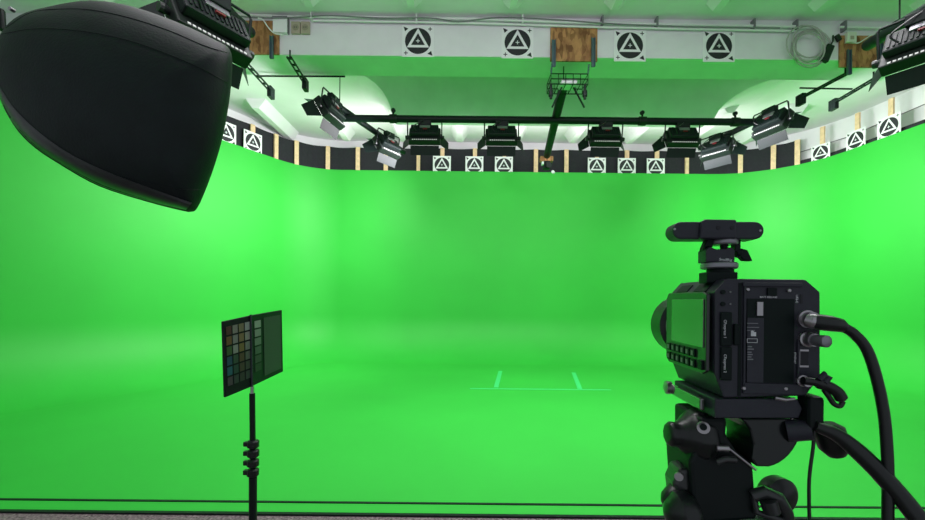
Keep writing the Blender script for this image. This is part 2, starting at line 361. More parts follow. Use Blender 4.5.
# ------------------------------------------------------------------ tracking markers
def marker_proto():
    root = empty('tracking_marker', (0, 0, 0))
    m = MB(); m.box((-0.25, 0, -0.25), (0.25, 0.012, 0.25)); m.build('board', SIGNW, root)
    m = MB(); y = -0.002
    def face(pts): m.prism([(x, y, z) for x, z in pts], (0, 0.002, 0))
    # circle with a triangular band cut out of it: three segments plus inner triangle with a cross hole drawn over
    Rc = 0.205; n = 60
    A0, A1, A2 = [(0.215 * math.cos(R(d)), 0.215 * math.sin(R(d)) + 0.0) for d in (90, 210, 330)]
    ang = [90, 210, 330]
    for a in range(3):
        s, e = ang[a] + 0, ang[a] + 120
        f = [(Rc * math.cos(R(s + (e - s) * q / 16)), Rc * math.sin(R(s + (e - s) * q / 16))) for q in range(17)]
        face(f)
    ri = 0.125
    c = [(ri * math.cos(R(d)), ri * math.sin(R(d))) for d in (90, 210, 330)]; face(c)
    for sx, sz, typ in ((-1, 1, 't'), (1, -1, 'u'), (1, 1, 'p'), (-1, -1, 'p')):
        cx, cz = sx * 0.19, sz * 0.19
        if typ == 't': face([(cx - .04, cz + .035), (cx + .035, cz + .005), (cx - .015, cz - .04)])
        elif typ == 'u': face([(cx + .04, cz - .04), (cx + .02, cz + .035), (cx - .04, cz - .01)])
        else:
            face([(cx - .03, cz - .006), (cx + .03, cz - .006), (cx + .03, cz + .006), (cx - .03, cz + .006)]); m.prism([(cx - .006, y - .0004, cz - .03), (cx + .006, y - .0004, cz - .03), (cx + .006, y - .0004, cz + .03), (cx - .006, y - .0004, cz + .03)], (0, .002, 0))
    m.build('printed_emblem', SIGNB, root)
    m = MB()
    for a, b in ((.03, .006), (.006, .03)): m.prism([(-a, -.004 - b * .01, -b), (a, -.004 - b * .01, -b), (a, -.004 - b * .01, b), (-a, -.004 - b * .01, b)], (0, .002, 0))
    m.build('centre_cross', INK, root)
    return root
mp = marker_proto(); first = True
def put_marker(loc, rz, s, label, group):
    global first
    o = mp if first else copy_tree(mp); first = False
    o.location = loc; o.rotation_euler = (0, 0, rz); o.scale = (s, 1, s); tag(o, label, 'marker', group)
    return o
for px, py, nm in ((418, 41, 'leftmost of the four on the beam'), (517.5, 42.5, 'just left of the centre chipboard plate'), (630, 45.5, 'just right of the centre chipboard plate'), (719, 46, 'rightmost of the four on the beam')):
    p = P(px, py, BY0 - 0.014); put_marker(p, 0, 0.94, 'white triangle marker board, ' + nm, 'tracking markers on the beam')
for px, nm in ((442, 'first from the left on the back wall'), (474.5, 'second from the left on the back wall'), (504, 'third from the left on the back wall'), (597, 'fourth from the left on the back wall'), (627, 'fifth from the left on the back wall'), (656, 'rightmost on the back wall')):
    p, t = hit(px, 0.035); put_marker((p.x, p.y, CYC + 0.17), 0, 0.92, 'small triangle marker board on the green wall, ' + nm, 'tracking markers along the top of the green wall')
for px, s, h, nm in ((226, 0.9, 0.20, 'half hidden behind the softbox'), (253, 0.9, 0.2, 'fully seen on the left wall'), (820.5, 0.75, 0.16, 'farthest of three on the right wall'), (855.5, 0.82, 0.18, 'middle of three on the right wall'), (888.5, 0.86, 0.19, 'nearest of three on the right wall')):
    p, t = hit(px, 0.03); a = math.atan2(t.y, t.x); put_marker((p.x, p.y, CYC + h), a, s, 'white triangle marker board standing on the green wall, ' + nm, 'tracking markers along the top of the green wall')

# ------------------------------------------------------------------ things fixed to the beam
YB = BY0
def onbeam(px, py, d=0.0): return P(px, py, YB - d)
def plate(x0, y0, x1, y1, label):
    a = onbeam(x0, y1); b = onbeam(x1, y0)
    m = MB(); m.box((a.x, YB - 0.03, a.z), (b.x, YB - 0.001, b.z), bev=0.004)
    o = m.build('chipboard_plate', OSB); return tag(o, label, 'plate', 'chipboard plates on the beam')
plate(232, 22, 280, 55, 'brown chipboard plate on the beam, left one beside the white box')
plate(550, 29, 597, 62, 'brown chipboard plate on the beam, centre one above the wire basket')
plate(838, 37, 893, 68, 'brown chipboard plate on the beam, right one beside the coiled cable')
def chan(name, a, b, wd, hg, label, m_=STRAP):
    a = Vector(a); b = Vector(b); t = (b - a).normalized(); s = t.cross(Vector((0, 0, 1)) if abs(t.z) < .9 else Vector((0, 1, 0))).normalized(); u = s.cross(t)
    m = MB(); c = (a + b) / 2; L = (b - a).length / 2
    m.obox(c, t, s, u, L, wd / 2, 0.005)
    m.obox(c + s * (wd / 2 - .004) - u * hg / 2, t, s, u, L, 0.004, hg / 2); m.obox(c - s * (wd / 2 - .004) - u * hg / 2, t, s, u, L, 0.004, hg / 2)
    return m.build(name, m_)
for i, (px, y0, y1, nm) in enumerate(((272, 36, 59, 'on the left plate'), (553.5, 40, 67, 'on the left edge of the centre plate'), (593, 38, 67, 'on the right edge of the centre plate'), (848.5, 50, 75, 'on the right plate'), (880, 34, 66, 'on the right end of the right plate'))):
    a = onbeam(px, y0, .05); b = onbeam(px, y1, .05)
    tag(chan('steel_channel', a, b, .055, .03, ''), 'short upright blue-grey steel channel ' + nm, 'bracket', 'upright steel channels on the plates')
HZ = EYE.z + 3.5
arms = (((289, 57), (306, 84), 'left, nearer the centre'), ((243, 60), (272, 92), 'left, nearer the big softbox'), ((848, 73), (799, 99), 'right, farther from the near right light'), ((876, 78), (832, 104), 'right, beside the near right light'))
for (a, b, nm) in arms:
    pa = PZ(a[0], a[1], HZ); pb = PZ(b[0], b[1], HZ)
    root = empty('ceiling_arm', pa); tag(root, 'slim dark steel arm running under the beam soffit, ' + nm, 'bracket', 'steel arms under the ceiling')
    d = pb - pa; m = MB()
    t = d.normalized(); s = Vector((t.y, -t.x, 0))
    for q in (-1, 1): m.obox(d / 2 + s * .03 * q, t, s, (0, 0, 1), d.length / 2, .008, .012)
    for q in range(5): m.obox(d * (.05 + .22 * q), s, t, (0, 0, 1), .035, .02, .01)
    m.build('rail', BLK, root)
    for q in (0.92, 1.0):
        m = MB(); m.box((d.x * q - .035, d.y * q - .04, -.12), (d.x * q + .035, d.y * q + .04, .06), bev=.008)
        m.build('clamp', BLK, root)
    m = MB(); m.tube([(d.x * .05, d.y * .05, 0), (d.x * .05, d.y * .05, CEIL - HZ if pa.y > BY1 else max(ZB - HZ, 0.02))], .012, 8); m.build('hanger_rod', BLK, root)
for a, b, nm in (((256, 76), (345, 76.5), 'left'), ((800, 88), (852, 89), 'right')):
    pa = PZ(a[0], a[1], HZ + .06); pb = PZ(b[0], b[1], HZ + .06); m = MB(); m.tube([pa, pb], .014, 8)
    tag(m.build('cross_bar', BLK), 'thin dark bar lying across the %s pair of steel arms' % nm, 'bar')

# conduit rails with clips and loose cable
def run(pts, r, n=8): m = MB(); m.tube([onbeam(x, y, d) for x, y, d in pts], r, n); return m
tag(run([(313, 16.5, .06), (470, 19, .06), (590, 23, .06), (795, 26.5, .06)], .018).build('white_conduit', PIPEW), 'upper white conduit pipe along the top of the beam, right of the outlets', 'pipe')
tag(run([(313, 20.5, .05), (470, 23, .05), (590, 27, .05), (795, 31, .05)], .015).build('white_conduit', PIPEW), 'lower white conduit pipe along the top of the beam, right of the outlets', 'pipe')
tag(run([(225, 14, .06), (280, 16, .06), (313, 17.5, .06)], .014).build('white_conduit', PIPEW), 'short white conduit pipe above the left chipboard plate', 'pipe')
tag(run([(840, 27, .06), (925, 29, .06), (960, 30, .06)], .016).build('white_conduit', PIPEW), 'white conduit pipe above the right chipboard plate', 'pipe')
m = MB(); m.tube(spline([onbeam(x, y, .085) for x, y in ((225, 15), (262, 18), (300, 17), (330, 15.5), (380, 18), (430, 18), (458, 21.5), (500, 17.5), (560, 20), (600, 23), (640, 25), (700, 27), (780, 28))], 6), .009, 6)
tag(m.build('loose_cable', PIPED), 'grey cable sagging along the white conduit on the beam', 'cable')
for i, px in enumerate((313, 417, 522, 601, 655, 751, 793, 841)):
    y = 17 + (px - 313) * .021
    a = onbeam(px, y, 0); m = MB(); m.box((-.012, -.09, -.075), (.012, 0, .06)); o = m.build('pipe_clip', PIPED if i > 2 else PIPEW); o.location = a
    tag(o, 'small clip holding the conduit to the beam, ' + ('at the start right of the outlets', 'above the leftmost beam marker', 'above the second beam marker', 'right of the centre chipboard plate', 'right of the third beam marker', 'right of the fourth beam marker', 'at the coiled cable', 'above the right chipboard plate')[i], 'clip', 'conduit clips')
a = onbeam(289.5, 35); b = onbeam(275, 19); root = empty('junction_box', onbeam(282, 35, 0.001)); tag(root, 'white junction box on the beam beside the left chipboard plate', 'box')
m = MB(); m.box((-.11, -.07, 0), (.10, 0, .22), bev=.006); m.build('box', SIGNW, root); m = MB(); m.box((-.115, -.08, .20), (.105, 0, .235)); m.box((.095, -.06, 0), (.11, 0, .2)); m.build('lid', PIPED, root)
for x0, nm in ((292, 'left'), (301.5, 'right')):
    a = onbeam(x0, 35); b = onbeam(x0 + 9, 23); root = empty('wall_outlet', (a.x, YB, a.z)); tag(root, 'square beige outlet on the beam, %s of the pair' % nm, 'outlet', 'pair of beige outlets')
    m = MB(); m.box((0, -.04, 0), (b.x - a.x, 0, b.z - a.z), bev=.006); m.build('housing', BEIGE, root)
    m = MB(); m.lathe(((b.x - a.x) / 2, -.045, (b.z - a.z) / 2), (0, 1, 0), [(0, .045), (.01, .05)], 16); m.build('socket', mat('outlet_face', (.3, .27, .2), .5), root)
    m = MB()
    for s in (-1, 1): m.lathe(((b.x - a.x) / 2 + s * .015, -.047, (b.z - a.z) / 2), (0, 1, 0), [(0, .008), (.01, .008)], 8)
    m.build('socket_hole', SIGNB, root)
a = onbeam(842.5, 45); root = empty('wall_outlet', (a.x, YB - .031, a.z)); tag(root, 'cream outlet box on the right chipboard plate with a white cable', 'outlet')
m = MB(); m.box((0, -.05, 0), (.14, 0, .15), bev=.008); m.build('housing', CREAM, root); m = MB(); m.box((.045, -.056, .035), (.095, -.05, .085)); m.build('socket', BEIGE, root)
m = MB(); m.tube(spline([onbeam(x, y, .06) for x, y in ((851, 42), (858, 43), (865, 39), (872, 35), (882, 33))], 6), .008, 6); tag(m.build('white_cable', PIPEW), 'short white cable curving from the cream outlet over the right plate', 'cable')
m = MB(); m.tube(spline([onbeam(x, y, .09) for x, y in ((258, 18), (263, 20), (268, 27), (274, 33), (283, 35))], 6), .010, 6); tag(m.build('white_cable', PIPEW), 'white cable curving over the left chipboard plate to the junction box', 'cable')
# coiled cable and adapter
m = MB(); pts = []
for q in range(121):
    a = q / 120 * 2 * math.pi * 5.5; rr = 1 + .16 * math.sin(a * .37) ; cx = 809 + 3 * math.sin(a * .21); cy = 46 + 3.5 * math.cos(a * .17)
    pts.append(onbeam(cx + 17 * rr * math.cos(a), cy + 16.5 * rr * math.sin(a), .03 + .10 * q / 120))
m.tube(pts, .011, 6); tag(m.build('coiled_cable', mat('pale_grey_cable', (.42, .42, .40), .5)), 'pale grey cable coiled in loops on the beam right of the markers', 'cable')
pc = onbeam(827, 53.5, .07); root = empty('power_adapter', pc, (0, R(22), 0)); tag(root, 'black power adapter hanging beside the coiled cable', 'adapter')
m = MB(); m.box((-.055, -.03, -.13), (.055, .03, .13), bev=.012); m.build('housing', RUB, root); m = MB(); m.tube([(0, 0, .12), (.01, 0, .2), (-.02, 0, .28)], .012, 8); m.build('plug_lead', RUB, root)
m = MB(); m.box((-.03, -.02, -.05), (.03, .02, .05), bev=.005); o = m.build('black_plug', RUB); o.location = onbeam(838, 38, .05); o.rotation_euler = (0, R(-30), 0); tag(o, 'small black plug hanging left of the cream outlet', 'plug')

# ------------------------------------------------------------------ lighting pipes
PH = EYE.z + 3.2
def pipe(pts, r, label, hang=()):
    root = empty('lighting_pipe', pts[0]); tag(root, label, 'pipe'); o = Vector(pts[0])
    m = MB(); m.tube([Vector(p) - o for p in pts], r, 14); m.build('tube', BLK, root, smooth=True)
    for h in hang:
        p = Vector(pts[0]).lerp(Vector(pts[-1]), h) - o; w_ = p + o
        top = ZB if (BY0 < w_.y < BY1 or (abs(w_.y - B2Y - .2) < .25 and xl < w_.x < xr)) else CEIL - 0.0
        m = MB(); m.tube([p, p + Vector((0, 0, top - w_.z))], .008, 8); m.build('hanger_rod', BLK, root)
        m = MB(); m.obox(p, (1, 0, 0), (0, 1, 0), (0, 0, 1), .05, .05, .06); m.build('clamp', BLK, root)
    return root
cl, cr = PZ(335, 112.5, PH), PZ(800, 123.5, PH)
cl.y = cr.y = 7.62; cl.x = (335 - 462) / F * 7.62; cr.x = (797 - 462) / F * 7.62
pipe([cl, cr], .062, 'long black lighting pipe crossing the set below the ceiling', (.005,))
pl0, pl1 = PZ(332, 102, PH + .1), PZ(404, 152, PH + .1)
pipe([pl0, pl1], .055, 'black lighting pipe receding on the left above the two left corner lights')
pr0, pr1 = PZ(765, 116.5, PH + .1), PZ(700, 148, PH + .1)
pipe([pr0, pr1], .055, 'black lighting pipe receding on the right above the two right corner lights')
pc0, pc1 = PZ(564, 84, PH + .12), PZ(547, 150, PH + .12)
pc1.z -= .12
pipe([pc0, pc1], .075, 'thick black pipe receding from the wire basket down over the back wall', (.02,))
# joints on the cross pipe
for px, nm in ((391, 'left end'), (640, 'between the two right overhead lights'), (733, 'right end')):
    p = Vector(((px - 462) / F * 7.62, 7.62, PH)); root = empty('pipe_coupler', p); tag(root, 'dark coupler clamp on the long lighting pipe, ' + nm, 'clamp', 'pipe couplers')
    m = MB(); m.lathe((-.06, 0, 0), (1, 0, 0), [(0, .078), (.12, .078)], 14); m.build('collar', BLK2, root); m = MB(); m.tube([(0, 0, .07), (.0, 0, .17)], .018, 8); m.lathe((0, -.02, .15), (0, 1, 0), [(0, .035), (.04, .04)], 12); m.build('wing_bolt', BLK, root)
# small camera at the end of the centre pipe
root = empty('pipe_camera', pc1 + Vector((0, .05, -.1))); tag(root, 'small dark camera with white trim under the far end of the centre pipe', 'camera')
m = MB(); m.box((-.14, -.05, -.02), (.14, .08, .09), bev=.01); m.build('mounting_block', OSB, root)
m = MB(); m.box((-.08, -.12, -.20), (.07, .05, -.03), bev=.02); m.lathe((0, -.1, -.12), (0.2, -1, -.3), [(0, .05), (.1, .06)], 14); m.build('housing', BLK, root)
m = MB(); m.lathe((.14, -.02, -.25), (.4, 1, .1), [(0, .035), (.08, .035)], 12); m.box((-.12, -.13, -.12), (-.08, -.02, -.06)); m.build('white_trim', INK, root)
# wire basket under the centre plate
b0, b1 = P(551, 84, 6.35), P(588, 74, 6.35)
root = empty('wire_basket', (b0.x, 6.35, b0.z)); tag(root, 'small dark wire basket hanging under the centre chipboard plate', 'basket')
W, H, Dp = b1.x - b0.x, b1.z - b0.z, .3
m = MB()
for z in (0, H * .5, H):
    m.tube([(0, 0, z), (W, 0, z), (W, Dp, z), (0, Dp, z), (0, 0, z)], .008, 6)
for q in range(6):
    x = W * q / 5; m.tube([(x, 0, H), (x, 0, 0), (x, Dp, 0), (x, Dp, H)], .006, 6)
m.build('wire_frame', BLK, root)
m = MB()
for x in (0.0, W):
    m = MB(); m.tube([(x, 0, H), (x, -.05, H + .12)], .012, 6); m.build('hanger_rod', STRAP, root)
for s, x in ((-1, W * .33), (1, W * .66)):
    m = MB(); m.tube([(x, .1, 0), (x + s * .15, .05, -.32)], .014, 6); m.build('strut', BLK, root)
for x in (.0, W * .92):
    m = MB(); m.tube([(x, 0, 0), (x, 0, -.22)], .02, 8); m.tube([(x, 0, -.1), (x, 0, -.18)], .035, 8); m.build('cable_end', BLK, root)
m = MB(); m.box((b0.x + W * .28, 6.37, b0.z + .02), (b0.x + W * .74, 6.6, b0.z + .1), bev=.03); tag(m.build('white_adapter', SIGNW), 'white box lying in the wire basket', 'box')

# ------------------------------------------------------------------ studio lights
def make_light():
    root = empty('studio_light', (0, 0, 0))
    # body: back housing towards -Y, light opening towards +Y (pitched down by a wrapper rotation in the mesh)
    pm = Matrix.Rotation(R(-30), 4, 'X') 
    off_ = Vector((0, 0, -0.20))
    def fin(m, name, mt, par=root, smooth=False, bev=0):
        bmesh.ops.transform(m.bm, matrix=Matrix.Translation(off_) @ pm, verts=m.bm.verts[:]); return m.build(name, mt, par, smooth, bev)
    m = MB(); m.box((-.34, 0, -.20), (.34, .14, .20), bev=.015); body = fin(m, 'housing', BLK2)
    m = MB()
    for q in range(13): m.box((-.26 + q * .042, -.006, -.185), (-.235 + q * .042, .0, -.165))
    fin(m, 'lit_vent', VENT, body)
    m = MB(); m.box((-.30, -.10, -.10), (.30, 0.0, .18), bev=.02)
    for q in range(12): m.box((-.26 + q * .045, -.112, -.06), (-.24 + q * .045, -.10, .14))
    back = fin(m, 'heat_sink', BLK)
    m = MB(); m.box((-.10, -.125, .06), (.12, -.108, .14), bev=.004); fin(m, 'control_plate', GREYM, back)
    m = MB(); m.box((-.03, -.13, .01), (.06, -.11, .035)); fin(m, 'badge', RED, back)
    m = MB(); m.box((-.31, .139, -.17), (.31, .145, .17)); fin(m, 'led_panel', DIODE, body)
    c, s_ = math.cos(R(50)), math.sin(R(50))
    for sx in (-1, 1):
        m = MB(); a = Vector((sx * .34, .14, -.18)); b = Vector((sx * .34, .14, .18)); L = .26
        m.plate(a, b, b + Vector((sx * L * c, L * s_, -.06)), a + Vector((sx * L * c, L * s_, .06)), .004); fin(m, 'barn_door', BLK)
    for sz in (-1, 1):
        m = MB(); a = Vector((-.31, .14, sz * .20)); b = Vector((.31, .14, sz * .20)); L = .20
        m.plate(a, b, b + Vector((-.0, L * s_, sz * L * c)), a + Vector((.0, L * s_, sz * L * c)), .004); fin(m, 'barn_door', BLK)
    m = MB(); m.tube([(-.37, 0.05, -.26), (-.37, 0, .06), (-.35, 0, .09), (.35, 0, .09), (.37, 0, .06), (.37, 0.05, -.26)], .014, 8); m.build('yoke', BLK, root)
    m = MB(); m.box((-.14, -.06, -.02), (.14, .05, .10), bev=.01); m.build('pipe_clamp', BLK, root)
    for sx in (-1, 1):
        m = MB(); m.lathe((sx * .37, .05, -.26), (sx, 0, 0), [(-.04, .03), (.02, .045), (.05, .04)], 12); m.build('tilt_knob', RUB, root)
    m = MB(); m.tube(spline([(-.15, -.10, -.20), (-.22, -.16, -.10), (-.1, -.12, 0), (0, -.05, .08)], 5), .009, 6); m.build('power_lead', RUB, root)
    l = bpy.data.lights.new('lamp', 'AREA'); l.shape = 'RECTANGLE'; l.size = .6; l.size_y = .32; l.energy = 15; l.spread = R(165)
    lo = bpy.data.objects.new('lamp', l); C.objects.link(lo); lo.parent = root
    mm = Matrix.Translation(off_) @ pm @ Matrix.Translation((0, .17, 0)) @ Matrix.Rotation(R(90), 4, 'X')
    lo.matrix_local = mm
    return root
proto = make_light(); pf = True
def put_light(loc, rz, label, group, s=1.0, ry=0, energy=None):
    global pf
    o = proto if pf else copy_tree(proto); pf = False
    o.location = loc; o.rotation_euler = (0, ry, rz); o.scale = (s, s, s); tag(o, label, 'studio light', group)
    return o
def dim(o, e):
    for c_ in o.children:
        if c_.type == 'LIGHT': c_.data = c_.data.copy(); c_.data.energy = e
side_lights = []
def cross(px): return Vector(((px - 462.5) / F * 7.62, 7.62, PH - .10))
for px, nm in ((423, 'leftmost of four'), (500, 'second from the left of four'), (604, 'third from the left of four'), (681, 'rightmost of four')):
    put_light(cross(px), 0, 'black barn-door light under the long pipe, ' + nm, 'overhead lights on the long pipe', .82)
side_lights.append(put_light(PZ(333, 101, PH + .02), R(78), 'black studio light in the left corner, nearer and higher of the two', 'left corner lights', .85))
side_lights.append(put_light(PZ(389, 137, PH + .02), R(58), 'greyer studio light in the left corner, farther and lower of the two', 'left corner lights', .85))
side_lights.append(put_light(PZ(770, 113, PH + .02), R(-76), 'black studio light in the right corner, nearer and higher of the two', 'right corner lights', .85))
side_lights.append(put_light(PZ(716, 139, PH + .02), R(-60), 'greyer studio light in the right corner, farther and lower of the two', 'right corner lights', .85))
nl = put_light(P(213, 3, 3.7), R(60), 'black studio light at the top left, partly behind the big softbox', 'near side lights', .95)
nr = put_light(P(925, 20, 4.0), R(-60), 'black studio light cut off by the right edge, red badge on back', 'near side lights', .9)
dim(nl, 7); dim(nr, 7)
for o_ in side_lights: dim(o_, 55)
for o_, a, b, nm in ((nl, (205, -6), (250, 32), 'left'), (nr, (868, 45), (940, 2), 'right')):
    pa = P(a[0], a[1], 4.35) if nm == 'left' else P(b[0], b[1], 4.35); pb = P(b[0], b[1], 5.6) if nm == 'left' else P(a[0], a[1], 5.6)
    r_ = pipe([pa, pb], .07, 'thick black telescopic pipe above the near %s light' % nm, (.5,))

# ------------------------------------------------------------------ floor tape marks
def strip(a, b, wd, label):
    pa = PZ(a[0], a[1], 0.002); pb = PZ(b[0], b[1], 0.002); t = (pb - pa).normalized(); s = Vector((t.y, -t.x, 0))
    m = MB(); m.obox((pa + pb) / 2, t, s, (0, 0, 1), (pb - pa).length / 2, wd / 2, .0015); return tag(m.build('floor_tape', TAPE), label, 'tape')
strip((470, 388.5), (611, 389.8), .055, 'long pale green tape line across the green floor')
strip((496, 387.5), (500.5, 371), .08, 'short pale green tape at the left end of the long tape line').location.z = .001
strip((580, 389), (573.5, 372.5), .08, 'short pale green tape at the right end of the long tape line').location.z = .001

# ------------------------------------------------------------------ softbox
D0 = 1.5
def softbox():
    out = [(-6, 80), (-7, 60), (2, 33), (20, 16), (50, 7), (92, 1), (135, 8), (180, 24), (216, 41), (229, 50), (231.5, 68), (228, 105), (220, 145), (208, 182), (197, 207), (190, 211), (182, 210), (150, 202), (100, 186), (60, 164), (30, 143), (10, 118)]
    import bisect
    ctr = P(125, 100, D0); N = len(out)
    root = empty('softbox', ctr); tag(root, 'large black softbox hanging at the top left, seen from behind', 'softbox')
    dirn = (ray(125, 100)).normalized()
    # smooth outline
    pts = [P(x, y, D0) - ctr for x, y in out]
    dense = []
    q = pts + [pts[0]]
    for i in range(N):
        a, b, c, d = q[i - 1 if i else N - 1], q[i], q[i + 1], q[(i + 2) % N]
        for k in range(4):
            t = k / 4; dense.append(0.5 * ((2 * b) + (c - a) * t + (2 * a - 5 * b + 4 * c - d) * t * t + (3 * b - a - 3 * c + d) * t ** 3))
    m = MB(); n = len(dense); S = 9; rings = []
    for side in (-1, 1):
        rr = []
        for k in range(S + 1):
            th = R(90 * k / S); sc_ = math.cos(th); dp = (0.26 if side < 0 else 0.34) * math.sin(th) ** 1.0
            if k == S: rr.append([m.bm.verts.new(dirn * dp * side)]); continue
            rr.append([m.bm.verts.new(p * sc_ + dirn * dp * side) for p in dense] if not (side > 0 and k == 0) else rings[0][0])
        rings.append(rr)
    for side, rr in zip((-1, 1), rings):
        for k in range(S):
            for i in range(n):
                j = (i + 1) % n
                if k == S - 1: m.bm.faces.new((rr[k][i], rr[k][j], rr[k + 1][0]))
                else: m.bm.faces.new((rr[k][i], rr[k][j], rr[k + 1][j], rr[k + 1][i]))
    sh = m.build('shell', FABRIC, root, smooth=True)
    # rods/seams raised on the shell, following panel joints
    def on(px, py):   # point on the near skin
        r_ = ray(px, py); g = EYE - ctr; best = None
        # march toward the shell
        bpy.context.view_layer.update()
        return r_, g
    from mathutils.bvhtree import BVHTree
    bvh = BVHTree.FromPolygons([v.co for v in sh.data.vertices], [list(p.vertices) for p in sh.data.polygons])
    def seam(pp, name, r_, mt):
        ps = []
        for x, y in [(v.x, v.y) for v in spline([Vector((a, b, 0)) for a, b in pp], 8)]:
            rr = ray(x, y).normalized(); h = bvh.ray_cast(EYE - ctr, rr)
            if h[0]: ps.append(h[0] - rr * .0004)
        if len(ps) > 2: mm = MB(); mm.tube(ps, r_, 6); return mm.build(name, mt, root, smooth=True)
    seam([(2, 34), (30, 29), (60, 29), (95, 33), (130, 41), (165, 53), (200, 68), (228, 83)], 'seam', .0016, BLK)
    seam([(6, 28), (30, 13), (60, 9), (92, 10), (130, 18), (170, 31), (205, 46), (229, 53)], 'seam', .0016, BLK)
    seam([(60, 150), (100, 170), (140, 181), (180, 189), (204, 190)], 'seam', .0012, BLK)
    # front skirt: shiny lip along the lower left
    mm = MB(); lo = [(-2, 92), (8, 116), (30, 142), (60, 163), (100, 185.5), (150, 201.5), (186, 210)]; hi = [(-2, 84), (14, 108), (40, 133), (72, 155), (110, 173), (155, 190), (192, 203)]
    A = spline([Vector((a, b, 0)) for a, b in lo], 8); Bq = spline([Vector((a, b, 0)) for a, b in hi], 8); rws = []
    for p, q2 in zip(A, Bq):
        row = []
        for f in (0, .25, .5, .75, 1):
            c = p.lerp(q2, f); rr = ray(c.x, c.y).normalized(); h = bvh.ray_cast(EYE - ctr, rr)
            pt = h[0] if h[0] else (P(c.x, c.y, D0) - ctr)
            row.append(pt - rr * (.004 + .012 * math.sin(math.pi * f)))
        rws.append(([mm.bm.verts.new(v) for v in row], [mm.bm.verts.new(v + dirn * .003) for v in row]))
    for (a1, a2), (b1, b2) in zip(rws[:-1], rws[1:]):
        for k in range(4): mm.bm.faces.new((a1[k], b1[k], b1[k + 1], a1[k + 1])); mm.bm.faces.new((a2[k], a2[k + 1], b2[k + 1], b2[k]))
        mm.bm.faces.new((a1[0], a2[0], b2[0], b1[0])); mm.bm.faces.new((a1[4], b1[4], b2[4], a2[4]))
    mm.build('front_skirt', SKIRT, root, smooth=True)
    mm = MB(); h = P(14, 11, D0 - .05) - ctr; mm.lathe(h, (0, -1, 0), [(0, .007), (.015, .006)], 10); mm.build('snap_button', STEEL, root)
    return root, ctr
sb, sctr = softbox()
bs = P(-70, 60, 1.62)
root = empty('light_stand', (bs.x, bs.y, 0)); tag(root, 'black stand arm at the top left corner carrying the softbox', 'stand')
rt = Vector((bs.x, bs.y, 0)); m = MB(); m.tube([(0, 0, .05), (0, 0, 1.3)], .02, 10); m.tube([(0, 0, 1.2), (0, 0, 2.5)], .015, 10); m.build('pole', BLK, root)
e = P(2, 30, 1.6) - rt; m = MB(); m.tube([(0, 0, 2.42), P(-20, 8, 1.65) - rt, P(1, 12, 1.6) - rt, e], .013, 10); m.build('arm', BLK, root)
for k in range(3):
    a = R(90 + 120 * k); m = MB(); m.tube([(0, 0, .45), (.45 * math.cos(a), .45 * math.sin(a), .0)], .012, 8); m.build('leg', BLK, root)

